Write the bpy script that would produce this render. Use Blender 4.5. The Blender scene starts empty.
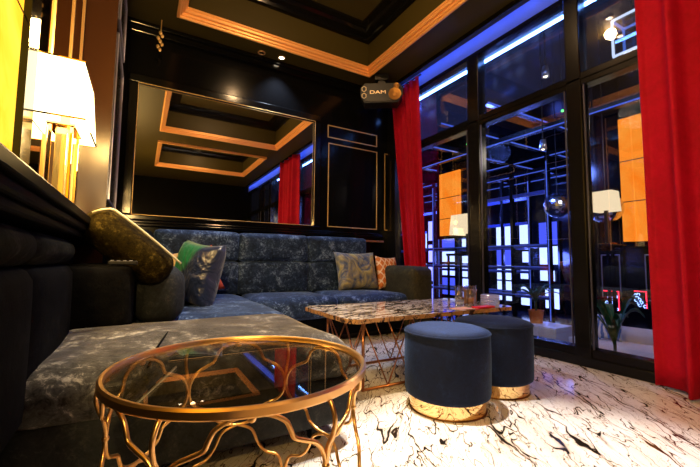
import bpy, bmesh, math, random
from mathutils import Vector, Matrix
random.seed(7)
PI = math.pi
S = bpy.context.scene
COL = S.collection
# ------------------------------------------------------------------ helpers
def V(*a): return Vector(a)

class MB:
    """collects shapes (world coordinates unless the parent is None) into one mesh"""
    def __init__(self): self.bm = bmesh.new()
    def box(self, x0, x1, y0, y1, z0, z1, bev=0.0, seg=2, M=None):
        b = bmesh.new(); bmesh.ops.create_cube(b, size=1)
        for v in b.verts:
            v.co = V((x0+x1)/2+v.co.x*(x1-x0), (y0+y1)/2+v.co.y*(y1-y0), (z0+z1)/2+v.co.z*(z1-z0))
        if bev > 0: bmesh.ops.bevel(b, geom=list(b.edges), offset=bev, segments=seg, affect='EDGES', profile=.5)
        return self.add(b, M)
    def add(self, b, M=None):
        if M is not None: b.transform(M)
        me = bpy.data.meshes.new('t'); b.to_mesh(me); b.free()
        self.bm.from_mesh(me); bpy.data.meshes.remove(me); return self
    def poly(self, verts, faces, M=None):
        b = bmesh.new(); vs = [b.verts.new(v) for v in verts]
        for f in faces:
            try: b.faces.new([vs[i] for i in f])
            except ValueError: pass
        bmesh.ops.recalc_face_normals(b, faces=list(b.faces))
        return self.add(b, M)
    def tube(self, pts, r, n=8, closed=False, rad=None, M=None):
        pts = [Vector(p) for p in pts]; N = len(pts); rings = []
        up = None
        for i in range(N):
            if closed: t = pts[(i+1) % N]-pts[i-1]
            else: t = pts[min(i+1, N-1)]-pts[max(i-1, 0)]
            t.normalize()
            if up is None:
                up = V(0,0,1) if abs(t.z) < .9 else V(1,0,0)
            up = (up - t*up.dot(t)); 
            if up.length < 1e-6: up = t.orthogonal()
            up.normalize(); s = t.cross(up)
            rr = rad[i] if rad else r
            rings.append([pts[i]+(up*math.cos(2*PI*k/n)+s*math.sin(2*PI*k/n))*rr for k in range(n)])
        verts = [v for rg in rings for v in rg]; faces = []
        for i in range(N if closed else N-1):
            for k in range(n):
                a, b_ = i*n+k, i*n+(k+1) % n; c, d = ((i+1) % N)*n+(k+1) % n, ((i+1) % N)*n+k
                faces.append((a, b_, c, d))
        if not closed: faces += [tuple(range(n)), tuple(range((N-1)*n, N*n))]
        return self.poly(verts, faces, M)
    def lathe(self, prof, c=(0,0,0), n=48, M=None, sx=1, sy=1):
        verts, faces = [], []; m = len(prof)
        for k in range(n):
            a = 2*PI*k/n
            for r, z in prof: verts.append((c[0]+r*sx*math.cos(a), c[1]+r*sy*math.sin(a), c[2]+z))
        for k in range(n):
            for j in range(m-1):
                faces.append((k*m+j, ((k+1) % n)*m+j, ((k+1) % n)*m+j+1, k*m+j+1))
        b = bmesh.new(); vs = [b.verts.new(v) for v in verts]
        for f in faces: b.faces.new([vs[i] for i in f])
        bmesh.ops.remove_doubles(b, verts=list(b.verts), dist=1e-6)
        bmesh.ops.recalc_face_normals(b, faces=list(b.faces))
        return self.add(b, M)
    def prism(self, outline, z0, z1, M=None, bev=0):
        n = len(outline)
        b = bmesh.new()
        lo = [b.verts.new((x, y, z0)) for x, y in outline]; hi = [b.verts.new((x, y, z1)) for x, y in outline]
        b.faces.new(lo[::-1]); b.faces.new(hi)
        for i in range(n): b.faces.new((lo[i], lo[(i+1) % n], hi[(i+1) % n], hi[i]))
        bmesh.ops.recalc_face_normals(b, faces=list(b.faces))
        if bev: bmesh.ops.bevel(b, geom=[e for e in b.edges if abs(e.verts[0].co.z-e.verts[1].co.z) < 1e-6], offset=bev, segments=3, affect='EDGES')
        return self.add(b, M)
    def frame(self, x0, x1, y0, y1, prof):
        """mitred moulding around a rectangle in XY; prof = [(inward offset, z)...] closed"""
        m = len(prof); verts, faces = [], []
        for d, z in prof:
            verts += [(x0+d, y0+d, z), (x1-d, y0+d, z), (x1-d, y1-d, z), (x0+d, y1-d, z)]
        for j in range(m):
            for k in range(4):
                faces.append((j*4+k, j*4+(k+1) % 4, ((j+1) % m)*4+(k+1) % 4, ((j+1) % m)*4+k))
        return self.poly(verts, faces)
    def soft(self, x0, x1, y0, y1, z0, z1, r=.06, n=10, crown=(0,0,0), M=None, wob=0, power=2):
        """rounded, slightly bulging upholstery block"""
        b = bmesh.new(); bmesh.ops.create_cube(b, size=2)
        bmesh.ops.subdivide_edges(b, edges=list(b.edges), cuts=n, use_grid_fill=True)
        h = V((x1-x0)/2, (y1-y0)/2, (z1-z0)/2); c = V((x0+x1)/2, (y0+y1)/2, (z0+z1)/2)
        for v in b.verts:
            p = v.co.copy(); q = V(*[math.sin(a*PI/2)*.35+a*.65 for a in p])
            s = V(q.x*h.x, q.y*h.y, q.z*h.z); rr = min(r, h.x*.98, h.y*.98, h.z*.98)
            inn = V(*[max(-(h[i]-rr), min(h[i]-rr, s[i])) for i in range(3)])
            d = s-inn
            if d.length > 1e-9:
                s = inn+d.normalized()*rr
            bx = (1-abs(q.y)**power)*(1-abs(q.z)**power); by = (1-abs(q.x)**power)*(1-abs(q.z)**power); bz = (1-abs(q.x)**power)*(1-abs(q.y)**power)
            s.x += crown[0]*bx*q.x; s.y += crown[1]*by*q.y; s.z += crown[2]*bz*q.z
            if wob:
                s += V(math.sin(7*s.y+3*s.z), math.sin(6*s.x+5*s.z+1), math.sin(5*s.x+8*s.y+2))*wob
            v.co = c+s
        return self.add(b, M)
    def sphere(self, c, r, seg=24, ring=16, s=(1,1,1)):
        b = bmesh.new(); bmesh.ops.create_uvsphere(b, u_segments=seg, v_segments=ring, radius=r)
        for v in b.verts: v.co = V(c[0]+v.co.x*s[0], c[1]+v.co.y*s[1], c[2]+v.co.z*s[2])
        return self.add(b)
    def obj(self, name, mat, parent=None, smooth=False, loc=None, local=False):
        me = bpy.data.meshes.new(name); 
        if not local:
            off = V(0,0,0); p = parent
            while p is not None: off += p.location; p = p.parent
            if loc is not None: off += V(*loc)
            bmesh.ops.translate(self.bm, verts=list(self.bm.verts), vec=-off)
        self.bm.to_mesh(me); self.bm.free()
        o = bpy.data.objects.new(name, me); COL.objects.link(o)
        if loc is not None: o.location = loc
        if parent is not None: o.parent = parent
        for m in (mat if isinstance(mat, (list, tuple)) else [mat]): me.materials.append(m)
        if smooth:
            for p in me.polygons: p.use_smooth = True
            if smooth == 'auto':
                try:
                    me.set_sharp_from_angle(angle=math.radians(38))
                except Exception: pass
        return o

def thing(name, label, cat, loc=(0,0,0), rz=0, group=None):
    o = bpy.data.objects.new(name, None); COL.objects.link(o); o.location = loc; o.rotation_euler = (0,0,rz)
    o.empty_display_size = .1
    return tag(o, label, cat, group)
def tag(o, label, cat, group=None):
    o['label'] = label; o['category'] = cat
    if group: o['group'] = group
    return o
def struct(o, label=None, cat=None):
    o['kind'] = 'structure'
    if label: o['label'] = label
    if cat: o['category'] = cat
    return o
def copy_tree(o, parent=None):
    c = o.copy(); COL.objects.link(c)
    if parent is not None: c.parent = parent
    for ch in list(o.children): copy_tree(ch, c)
    return c
def smoothpath(ctrl, n=8, closed=False):
    P = [Vector(p) for p in ctrl]; N = len(P); out = []
    for i in range(N if closed else N-1):
        if closed: p0, p1, p2, p3 = P[i-1], P[i], P[(i+1) % N], P[(i+2) % N]
        else: p0, p1, p2, p3 = P[max(i-1,0)], P[i], P[i+1], P[min(i+2,N-1)]
        for k in range(n):
            t = k/n
            out.append(.5*((2*p1)+(-p0+p2)*t+(2*p0-5*p1+4*p2-p3)*t*t+(-p0+3*p1-3*p2+p3)*t**3))
    if not closed: out.append(P[-1])
    return out
# ------------------------------------------------------------------ materials
def newmat(name):
    m = bpy.data.materials.new(name); m.use_nodes = True
    nt = m.node_tree; nt.nodes.clear()
    out = nt.nodes.new('ShaderNodeOutputMaterial')
    return m, nt, out
def setin(n, k, v):
    if k in n.inputs: n.inputs[k].default_value = v
def pbr(name, col, rough=.5, metal=0, spec=.5, emit=None, estr=0, sheen=0, coat=0, trans=0, ior=1.45):
    m, nt, out = newmat(name); b = nt.nodes.new('ShaderNodeBsdfPrincipled')
    setin(b,'Base Color',(*col,1)); setin(b,'Roughness',rough); setin(b,'Metallic',metal); setin(b,'Specular IOR Level',spec)
    setin(b,'Sheen Weight',sheen); setin(b,'Coat Weight',coat); setin(b,'Transmission Weight',trans); setin(b,'IOR',ior); setin(b,'Coat Roughness',.05)
    if emit: setin(b,'Emission Color',(*emit,1)); setin(b,'Emission Strength',estr)
    nt.links.new(b.outputs[0], out.inputs[0]); m.diffuse_color = (*col,1)
    return m
def bsdf(m): return next(n for n in m.node_tree.nodes if n.type == 'BSDF_PRINCIPLED')
def coords(nt, scale=(1,1,1), rot=(0,0,0), kind='Object'):
    tc = nt.nodes.new('ShaderNodeTexCoord'); mp = nt.nodes.new('ShaderNodeMapping')
    mp.inputs['Scale'].default_value = scale; mp.inputs['Rotation'].default_value = rot
    nt.links.new(tc.outputs[kind], mp.inputs[0]); return mp.outputs[0]
def noise(nt, vec, scale, detail=6, rough=.6, dist=0):
    n = nt.nodes.new('ShaderNodeTexNoise'); nt.links.new(vec, n.inputs['Vector'])
    n.inputs['Scale'].default_value = scale; n.inputs['Detail'].default_value = detail
    n.inputs['Roughness'].default_value = rough; n.inputs['Distortion'].default_value = dist
    return n.outputs[0]
def ramp(nt, fac, stops, interp='LINEAR'):
    r = nt.nodes.new('ShaderNodeValToRGB'); r.color_ramp.interpolation = interp
    e = r.color_ramp.elements
    while len(e) < len(stops): e.new(.5)
    for i, (p, c) in enumerate(stops): e[i].position = p; e[i].color = (*c, 1)
    nt.links.new(fac, r.inputs[0]); return r.outputs[0]
def math_(nt, op, a, b=None):
    n = nt.nodes.new('ShaderNodeMath'); n.operation = op
    for i, x in enumerate((a, b)):
        if x is None: continue
        if isinstance(x, (int, float)): n.inputs[i].default_value = x
        else: nt.links.new(x, n.inputs[i])
    return n.outputs[0]
def mix(nt, fac, a, b, kind='MIX'):
    n = nt.nodes.new('ShaderNodeMixRGB'); n.blend_type = kind
    for i, x in enumerate((fac, a, b)):
        if isinstance(x, (int, float)): n.inputs[i].default_value = x
        elif isinstance(x, tuple): n.inputs[i].default_value = (*x, 1)
        else: nt.links.new(x, n.inputs[i])
    return n.outputs[0]
def bump(nt, h, strength, dist=.01):
    n = nt.nodes.new('ShaderNodeBump'); n.inputs['Strength'].default_value = strength; n.inputs['Distance'].default_value = dist
    nt.links.new(h, n.inputs['Height']); return n.outputs[0]
def velvet(name, dark, mid, light, scale=5, sheen=.5, rough=.75, lo=.35, hi=.72, tint=None):
    m = pbr(name, mid, rough, spec=.25 if sheen > 0 else .03, sheen=sheen); nt = m.node_tree; b = bsdf(m)
    v = coords(nt, kind='Object')
    n1 = noise(nt, v, scale, 10, .78, .6); n2 = noise(nt, v, scale*7, 6, .75, .8)
    f = math_(nt, 'ADD', math_(nt, 'MULTIPLY', n1, .6), math_(nt, 'MULTIPLY', n2, .4))
    c = ramp(nt, f, [(lo, dark), ((lo+hi)/2, mid), (hi, light)])
    nt.links.new(c, b.inputs['Base Color'])
    nt.links.new(bump(nt, n2, .25, .01), b.inputs['Normal']); setin(b, 'Sheen Roughness', .35); setin(b, 'Sheen Tint', (*(tint or light), 1))
    return m
def marble(name, base, tint, vein, halo=(.50,.31,.17), scale=1.0, rot=0.0, rough=.08, w=.035, stretch=2.4, warp=.35, layers=((.8, 1.0, 1.0), (1.7, .7, .95), (3.6, .5, .6))):
    m = pbr(name, base, rough, spec=.5); nt = m.node_tree; b = bsdf(m)
    v0 = coords(nt, (1,1,1), (0, 0, -rot)); mp2 = nt.nodes.new('ShaderNodeMapping'); mp2.inputs['Scale'].default_value = (scale, scale*stretch, scale)
    wn = nt.nodes.new('ShaderNodeTexNoise'); nt.links.new(v0, wn.inputs[0]); wn.inputs['Scale'].default_value = 2.2*scale; wn.inputs['Detail'].default_value = 4; wn.inputs['Roughness'].default_value = .48
    add = nt.nodes.new('ShaderNodeVectorMath'); add.operation = 'MULTIPLY_ADD'
    nt.links.new(wn.outputs['Color'], add.inputs[0]); add.inputs[1].default_value = (warp/scale, warp/scale, warp/scale); nt.links.new(v0, add.inputs[2])
    nt.links.new(add.outputs[0], mp2.inputs[0]); v = mp2.outputs[0]
    veins = halos = None
    gate = noise(nt, v, .55, 2, .5)
    for sc, ww, amt in layers:
        n = noise(nt, v, sc, 2, .45)
        d = math_(nt, 'ABSOLUTE', math_(nt, 'SUBTRACT', n, .5))
        g2 = noise(nt, v, sc*.8+.37, 2, .5)
        gw = math_(nt, 'ADD', math_(nt, 'MULTIPLY', ramp(nt, g2, [(.40, (0,0,0)), (.68, (1,1,1))]), w*ww), .0006)
        k = math_(nt, 'SUBTRACT', 1.0, math_(nt, 'DIVIDE', d, gw))
        k = math_(nt, 'MINIMUM', math_(nt, 'MULTIPLY', math_(nt, 'MAXIMUM', k, 0.0), amt*2.2), amt)
        h = math_(nt, 'MAXIMUM', math_(nt, 'SUBTRACT', 1.0, math_(nt, 'DIVIDE', d, math_(nt, 'MULTIPLY', gw, 2.6))), 0.0)
        veins = k if veins is None else math_(nt, 'MAXIMUM', veins, k)
        halos = h if halos is None else math_(nt, 'MAXIMUM', halos, h)
    cloud = noise(nt, v, 1.1, 6, .6, .4)
    c0 = mix(nt, ramp(nt, cloud, [(.45, (0,0,0)), (.75, (1,1,1))]), base, tint)
    c1 = mix(nt, math_(nt, 'MULTIPLY', halos, .75), c0, halo)
    nt.links.new(mix(nt, veins, c1, vein), b.inputs['Base Color'])
    return m
def emis(name, col, s):
    m, nt, out = newmat(name); e = nt.nodes.new('ShaderNodeEmission'); e.inputs[0].default_value = (*col,1); e.inputs[1].default_value = s
    nt.links.new(e.outputs[0], out.inputs[0]); m.diffuse_color = (*col,1); return m
def pane(name, tint, refl, ior=1.5, body=0.0, bodycol=(0,0,0)):
    """clear or tinted glass sheet: see-through with a fresnel mirror coat"""
    m, nt, out = newmat(name)
    t = nt.nodes.new('ShaderNodeBsdfTransparent'); t.inputs[0].default_value = (*tint, 1)
    g = nt.nodes.new('ShaderNodeBsdfGlossy'); g.inputs['Roughness'].default_value = .0; g.inputs[0].default_value = (1,1,1,1)
    lw = nt.nodes.new('ShaderNodeLayerWeight'); lw.inputs[0].default_value = .5
    r0 = ((ior-1)/(ior+1))**2*refl
    f = math_(nt, 'ADD', math_(nt, 'MULTIPLY', math_(nt, 'POWER', lw.outputs['Facing'], 5.0), 1-r0), r0)
    mx = nt.nodes.new('ShaderNodeMixShader'); nt.links.new(f, mx.inputs[0]); nt.links.new(t.outputs[0], mx.inputs[1]); nt.links.new(g.outputs[0], mx.inputs[2])
    if body:
        d = nt.nodes.new('ShaderNodeBsdfTranslucent'); d.inputs[0].default_value = (*bodycol, 1)
        m2 = nt.nodes.new('ShaderNodeMixShader'); m2.inputs[0].default_value = body
        nt.links.new(mx.outputs[0], m2.inputs[1]); nt.links.new(d.outputs[0], m2.inputs[2]); mx = m2
    nt.links.new(mx.outputs[0], out.inputs[0]); m.diffuse_color = (.5,.6,.7,.3); return m

M = {}
M['lacquer'] = pbr('black lacquer', (.003,.003,.0035), .13, spec=.4)
M['lacquer_soft'] = pbr('black satin paint', (.003,.0027,.0022), .45, spec=.06)
M['ceil'] = pbr('dark ceiling paint', (.048,.036,.008), .5, spec=.25)
M['gold'] = pbr('gold leaf', (1,.50,.17), .38, metal=.45, spec=.5)
M['gold_thin'] = pbr('gold line', (.85,.56,.22), .4, metal=.6)
M['brass'] = pbr('polished brass', (.98,.66,.28), .06, metal=1)
M['rose'] = pbr('brushed rose gold', (.98,.58,.22), .30, metal=1)
M['copper'] = pbr('copper wire', (.50,.21,.10), .3, metal=1)
M['silver'] = pbr('silver line', (.62,.62,.8), .3, metal=.8)
M['mirror'] = pbr('mirror', (.82,.82,.82), .012, metal=1)
M['bronze_mirror'] = pbr('bronze mirror', (.80,.66,.42), .03, metal=1)
M['floor'] = marble('white marble with black veins', (.88,.85,.82), (.74,.68,.62), (.016,.011,.008), scale=1.9, rot=math.radians(52), rough=.09, w=.0125, stretch=4.4, warp=.24, layers=((.8,1.25,1),(1.25,1.2,1),(2.0,1.0,.95),(3.1,.8,.75),(5,.6,.5)))
M['tabletop'] = marble('brown veined marble', (.74,.70,.66), (.38,.33,.29), (.04,.022,.015), halo=(.36,.26,.19), scale=3.6, rot=math.radians(14), rough=.06, w=.075, stretch=3.4, layers=((.8,1,1),(1.5,.8,1),(2.6,.7,.9),(5,.6,.7)))
M['tabledge'] = marble('raw brown marble edge', (.55,.30,.12), (.30,.14,.05), (.03,.015,.01), scale=9, rough=.35, w=.08)
M['velvet_grey'] = velvet('crushed blue grey velvet', (.003,.008,.028), (.016,.038,.115), (.26,.40,.78), 7, lo=.40, hi=.64)
M['velvet_chaise'] = velvet('crushed grey velvet', (.010,.010,.012), (.075,.075,.078), (.60,.58,.55), 4.5, sheen=.55, lo=.42, hi=.64, tint=(.75,.70,.58))
M['velvet_black'] = velvet('black velvet', (.002,.002,.0025), (.006,.006,.007), (.02,.02,.02), 5, sheen=.0)
M['velvet_olive'] = velvet('olive velvet', (.003,.002,.001), (.024,.017,.004), (.15,.11,.025), 8, sheen=.0, lo=.40, hi=.66)
M['velvet_olive_blue'] = velvet('dark blue olive velvet', (.006,.007,.008), (.022,.026,.030), (.10,.10,.085), 8, sheen=.1)
M['velvet_navy'] = velvet('navy velvet', (.0008,.0025,.012), (.002,.007,.030), (.010,.028,.095), 6, sheen=.20, rough=.8, tint=(.30,.52,1))
M['red'] = velvet('crimson velvet', (.30,.0,.012), (.42,.0,.022), (.52,.002,.035), 3, sheen=.08, rough=.75)
M['piping'] = pbr('pale piping', (.55,.52,.38), .5)
M['black'] = pbr('black plastic', (.008,.008,.009), .4)
M['frame'] = pbr('black window frame', (.005,.005,.006), .22, spec=.3)
M['glass'] = pane('window glass', (.92,.94,.97), 2.2)
M['glass_dusty'] = pane('dusty transom glass', (.85,.88,.95), 2.2, body=.012, bodycol=(.7,.75,.9))
M['smoked'] = pane('smoked table glass', (.74,.72,.64), 1.0)
M['tumbler'] = pane('drinking glass', (.90,.92,.95), 3.5)
M['amber'] = pbr('amber drink', (.8,.33,.03), .1, trans=.6)
M['shade'] = emis('lit lamp shade', (1,.80,.42), 6.0)
M['shade_far'] = emis('lit hall lamp shade', (1,.76,.46), 1.25)
M['led'] = emis('blue led strip', (.16,.36,1), 34)
M['led_soft'] = emis('soft blue led', (.06,.15,1), 24)
M['led_thin'] = emis('thin blue led', (.11,.19,1), .9)
M['panel_blue'] = emis('pale blue light panel', (.36,.46,1), 3.0)
M['panel_dim'] = emis('dim blue light panel', (.07,.10,1), 1.5)
M['lens'] = emis('lit downlight lens', (1,.85,.6), 14)
M['pearl'] = pbr('clear acrylic', (.95,.78,.36), .05, metal=.55)
def onyx(name, a, b_, s):
    m, nt, out = newmat(name); v = coords(nt, (1,1,1)); n = noise(nt, v, 2.2, 6, .6, 1.2)
    c = ramp(nt, n, [(.3, a), (.7, b_)]); e = nt.nodes.new('ShaderNodeEmission'); nt.links.new(c, e.inputs[0]); e.inputs[1].default_value = s
    nt.links.new(e.outputs[0], out.inputs[0]); return m
M['onyx'] = onyx('backlit yellow onyx', (1,.36,.0), (1,.60,.05), 1.9)
M['onyx_far'] = onyx('backlit orange onyx', (1,.20,.008), (1,.34,.04), 1.3)
M['seam'] = pbr('seam', (.2,.09,.02), .6)
# ------------------------------------------------------------------ dimensions (metres)
XL, XP = -.42, -.225         # left wall, corner pilaster face
XW, YB, YF = 3.05, 4.20, -3.8
ZS, ZC = 3.26, 3.72          # soffit, coffer top
HX, HY0, HY1, HZ = 7.6, -1.5, 9.2, -.30
# ------------------------------------------------------------------ shell
m = MB(); m.box(-.62, XW+.12, YF-.1, YB+.1, -.10, 0)
struct(m.obj('floor', M['floor']))
m = MB(); m.box(-.62, XL, YF, YB, 0, 3.9)
struct(m.obj('wall_left', M['lacquer']))
m = MB(); m.box(XL, XP, 3.0, YB, 0, ZS)           # corner pilaster
wl = struct(m.obj('trim_1', [M['lacquer'], pbr('lacquer with painted lamp glow', (.055,.020,.008), .25)]))  # face toward the lamp coloured brown for its glow on black lacquer
for p in wl.data.polygons:
    if p.normal.y < -.5: p.material_index = 1
m = MB(); m.box(-.62, XW+.12, YB, YB+.12, 0, 3.9)
wb = struct(m.obj('wall_back', pbr('black wall lacquer', (.003,.003,.0035), .16, spec=.14)))
m = MB(); m.box(-.62, XW+.12, YF-.12, YF, 0, 3.9)
struct(m.obj('wall_front', M['lacquer_soft']))
# ceiling : soffit grid with two coffers
C1 = (.2, 2.505, .80, 3.85); C2 = (.2, 2.505, -2.15, .05)
m = MB()
xs = [(-.62, .26), (2.445, XW+.12)]
m.box(-.62, .26, YF, YB+.1, ZS, ZC); m.box(2.445, XW+.12, YF, YB+.1, ZS, ZC)
m.box(.26, 2.445, 3.79, YB+.1, ZS, ZC); m.box(.26, 2.445, -.01, .86, ZS, ZC); m.box(.26, 2.445, YF, -2.09, ZS, ZC)
m.box(-.62, XW+.12, YF-.1, YB+.1, ZC, ZC+.15)
ceil = struct(m.obj('ceiling', M['ceil']))
def gold_trim(n, c):
    m = MB()
    prof = [(0, ZS+.001), (0, ZS-.045), (.010, ZS-.050), (.022, ZS-.050), (.029, ZS-.042), (.031, ZS-.028), (.044, ZS-.027), (.048, ZS-.022), (.050, ZS-.004), (.070, ZS-.003),
            (.075, ZS+.002), (.077, ZS+.024), (.088, ZS+.026), (.090, ZS+.030), (.090, ZS+.046), (.061, ZS+.046), (.061, ZS+.001)]
    m.frame(*c, prof)
    return struct(m.obj(n, M['gold']))
gold_trim('trim_2', C1); gold_trim('trim_3', C2)
def inner_trim(n, c):
    m = MB(); d = .28
    prof = [(.06, ZC+.0), (.06, ZC-.10), (.12, ZC-.10), (.13, ZC-.07), (.2, ZC-.06), (.22, ZC-.03), (.3, ZC-.03), (.3, ZC+.0)]
    m.frame(*c, prof); return struct(m.obj(n, M['lacquer']))
inner_trim('trim_4', C1); inner_trim('trim_5', C2)
# crown under the soffit, dado ledge of back wall
m = MB()
m.box(XL, XW-.12, YB-.05, YB, ZS-.05, ZS, .01); m.box(XL, XW-.12, YB-.03, YB, ZS-.12, ZS-.05, .008)
struct(m.obj('trim_6', M['lacquer']))
m = MB()
m.box(XP, XW-.14, YB-.10, YB, 1.125, 1.155, .008); m.box(XP, XW-.14, YB-.075, YB, 1.155, 1.185, .01); m.box(XP, XW-.14, YB-.05, YB, .0, 1.125)
struct(m.obj('trim_7', M['lacquer']))
m = MB(); m.box(2.50, XW-.15, YB-.13, YB-.02, 1.06, 1.085, .004)
struct(m.obj('trim_8', pbr('wood rail', (.22,.09,.03), .35)))
# left ledge in front of wall_left
m = MB()
m.box(XL, -.22, YF, 3.0, .965, 1.003, .006); m.box(XL, -.235, YF, 3.0, .93, .965, .01); m.box(XL, -.25, YF, 3.0, .90, .93, .008); m.box(XL, -.385, YF, 3.0, 0, .94)
struct(m.obj('trim_9', M['lacquer_soft']))
# gold outlined panels of back wall, silver ones on the pilaster, rails
def rect_line(mb, axis, pos, a0, a1, z0, z1, w=.012, d=.010):
    for (p0, p1, q0, q1) in ((a0, a1, z0, z0+w), (a0, a1, z1-w, z1), (a0, a0+w, z0, z1), (a1-w, a1, z0, z1)):
        if axis == 'y': mb.box(p0, p1, pos-d, pos, q0, q1, .002)
        else: mb.box(pos, pos+d, p0, p1, q0, q1, .002)
m = MB()
rect_line(m, 'y', YB, 2.072, 2.862, 2.435, 2.607); rect_line(m, 'y', YB, 2.085, 2.866, 1.243, 2.365); rect_line(m, 'y', YB, 2.995, 3.3, 1.243, 2.365)
struct(m.obj('trim_10', M['gold_thin']))
m = MB(); m.box(2.09, 2.85, YB-.004, YB, 1.26, 2.35)
m = MB()
rect_line(m, 'x', XP, 3.16, 3.86, 2.62, 3.14, .014); rect_line(m, 'x', XP, 3.12, 3.90, 1.22, 2.50, .014)
struct(m.obj('trim_11', M['silver']))
# ------------------------------------------------------------------ mirror on the back wall
mr = thing('wall_mirror', 'large wide wall mirror in black frame above the back sofa', 'mirror', (.88, YB, 1.22))
m = MB()
x0, x1, z0, z1 = -.10, 1.872, 1.242, 2.598
for (a, b_, c, d) in ((x0-.09, x1+.09, z1, z1+.09), (x0-.09, x1+.09, z0-.055, z0), (x0-.09, x0, z0, z1), (x1, x1+.09, z0, z1)):
    m.box(a, b_, YB-.045, YB-.001, c, d, .012)
m.obj('mirror_frame', M['lacquer'], mr)
m = MB(); m.box(x0-.01, x1+.01, YB-.014, YB-.004, z0-.01, z1+.01); m.obj('mirror_glass', M['mirror'], mr)
m = MB(); rect_line(m, 'y', YB-.044, x0-.003, x1+.003, z0-.003, z1+.003, .006, .004); m.obj('inner_edge', M['gold_thin'], mr)
# bronze mirror of the left wall behind the lamp
mr = thing('wall_mirror', 'bronze tinted mirror with gold edges on the left wall behind the table lamp', 'mirror', (XL, 2.3, 1.0))
m = MB(); m.box(XL, XL+.008, 1.74, 2.99, 1.01, 3.22); m.obj('mirror_glass', M['bronze_mirror'], mr)
for y in (1.722, 2.12, 2.58, 2.93):
    m = MB(); m.box(XL, XL+.016, y, y+.016, 1.01, 3.22, .003); m.obj('edge_strip', M['gold_thin'], mr)
pl = MB(); pl.box(XL, XL+.05, 1.60, 1.72, 1.004, ZS); struct(pl.obj('trim_12', M['lacquer']))
pl = MB(); pl.box(XL, XL+.10, 2.28, 2.56, 2.3, ZS); 
pl.bm.free()
# onyx panel left of lamp
on_ = thing('onyx_panel', 'backlit yellow onyx wall panel beside the table lamp', 'wall light', (XL, 1.0, 1.0))
m = MB(); m.box(XL+.006, XL+.03, .10, 1.595, 1.006, 3.24); m.obj('onyx_slab', M['onyx'], on_)
for z in (1.64, 2.36):
    m = MB(); m.box(XL+.030, XL+.032, .10, 1.60, z, z+.006); m.obj('joint', M['seam'], on_)
# ------------------------------------------------------------------ table lamp
def table_lamp(name, label, loc, mshade, sx=.095, sy=.21, hshade=.26, hcol=.36, grp=None, glow=0):
    t = thing(name, label, 'lamp', loc, 0, grp); x, y, z = loc
    m = MB(); m.box(x-.075, x+.075, y-.10, y+.10, z, z+.022, .005); m.box(x-.06, x+.06, y-.075, y+.075, z+.022, z+.036, .004); m.obj('base', M['brass'], t)
    for k, (dx, dy, w) in enumerate(((0, -.055, .021), (0, .055, .021))):
        m = MB(); m.box(x-w, x+w, y+dy-w, y+dy+w, z+.036, z+hcol, .004); m.obj('column', M['pearl'], t)
    for sgx in (-1, 1):
        for sgy in (-1, 1):
            m = MB(); m.box(x+sgx*.036-.006, x+sgx*.036+.006, y+sgy*.088-.006, y+sgy*.088+.006, z+.036, z+hcol, .002); m.obj('corner_rod', M['brass'], t)
    m = MB(); m.box(x-.05, x+.05, y-.10, y+.10, z+hcol, z+hcol+.014, .004); m.box(x-.018, x+.018, y-.018, y+.018, z+hcol+.014, z+hcol+.09, .004); m.obj('cap', M['brass'], t)
    zb = z+hcol+.005; zt = zb+hshade; k = .80
    m = MB()
    lo = [(x-sx, y-sy), (x+sx, y-sy), (x+sx, y+sy), (x-sx, y+sy)]; hi = [(x-sx*k, y-sy*k), (x+sx*k, y-sy*k), (x+sx*k, y+sy*k), (x-sx*k, y+sy*k)]
    vs = [(a, b_, zb) for a, b_ in lo]+[(a, b_, zt) for a, b_ in hi]+[(x+(a-x)*.975, y+(b_-y)*.985, zb) for a, b_ in lo]+[(x+(a-x)*.97, y+(b_-y)*.985, zt) for a, b_ in hi]
    fs = []
    for i in range(4):
        j = (i+1) % 4
        fs += [(i, j, 4+j, 4+i), (8+i, 8+j, 12+j, 12+i), (i, j, 8+j, 8+i), (4+i, 4+j, 12+j, 12+i)]
    m.poly(vs, fs); sh = m.obj('lamp_shade', mshade, t)
    
    for ring in ([(a, b_, zb) for a, b_ in lo], [(a, b_, zt) for a, b_ in hi]):
        m = MB(); m.tube(ring, .004, 6, True); m.obj('shade_rim', M['brass'], sh)
    m = MB(); m.sphere((x, y, zb+.10), .035); m.obj('bulb', emis('bulb glow', (1,.85,.55), 14 if glow else 3), t)
    return t
table_lamp('table_lamp', 'white glowing table lamp with brass columns on the left ledge', (-.318, 2.0, 1.003), M['shade'], glow=1)
table_lamp('table_lamp', 'second table lamp farther along the left ledge, seen only at the mirror edge', (-.318, -.75, 1.003), M['shade'], glow=1)
# ------------------------------------------------------------------ corner sofa
sofa = thing('corner_sofa', 'long crushed velvet corner sofa in dark blue grey along back and left walls', 'sofa', (.5, 2.6, 0))
vg, vc, vb = M['velvet_grey'], M['velvet_chaise'], M['velvet_black']
m = MB(); m.box(-.1, 2.60, 3.22, 4.05, .06, .27, .02); m.box(-.2, .86, 2.32, 3.22, .06, .27, .02); m.obj('base', vb, sofa, True)
m = MB(); m.box(-.2, 2.5, 3.32, 4.0, .0, .065); m.obj('plinth', M['black'], sofa)
for (x0, x1) in ((.90, 1.70), (1.71, 2.56)):
    m = MB(); m.soft(x0, x1, 3.10, 3.86, .25, .455, .07, 12, (0,.012,.018), wob=.003); m.obj('seat_cushion', vg, sofa, True)
m = MB(); m.soft(-.06, .885, 2.30, 3.88, .25, .455, .07, 14, (.01,.01,.016), wob=.004); m.obj('seat_cushion', vg, sofa, True)
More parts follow.
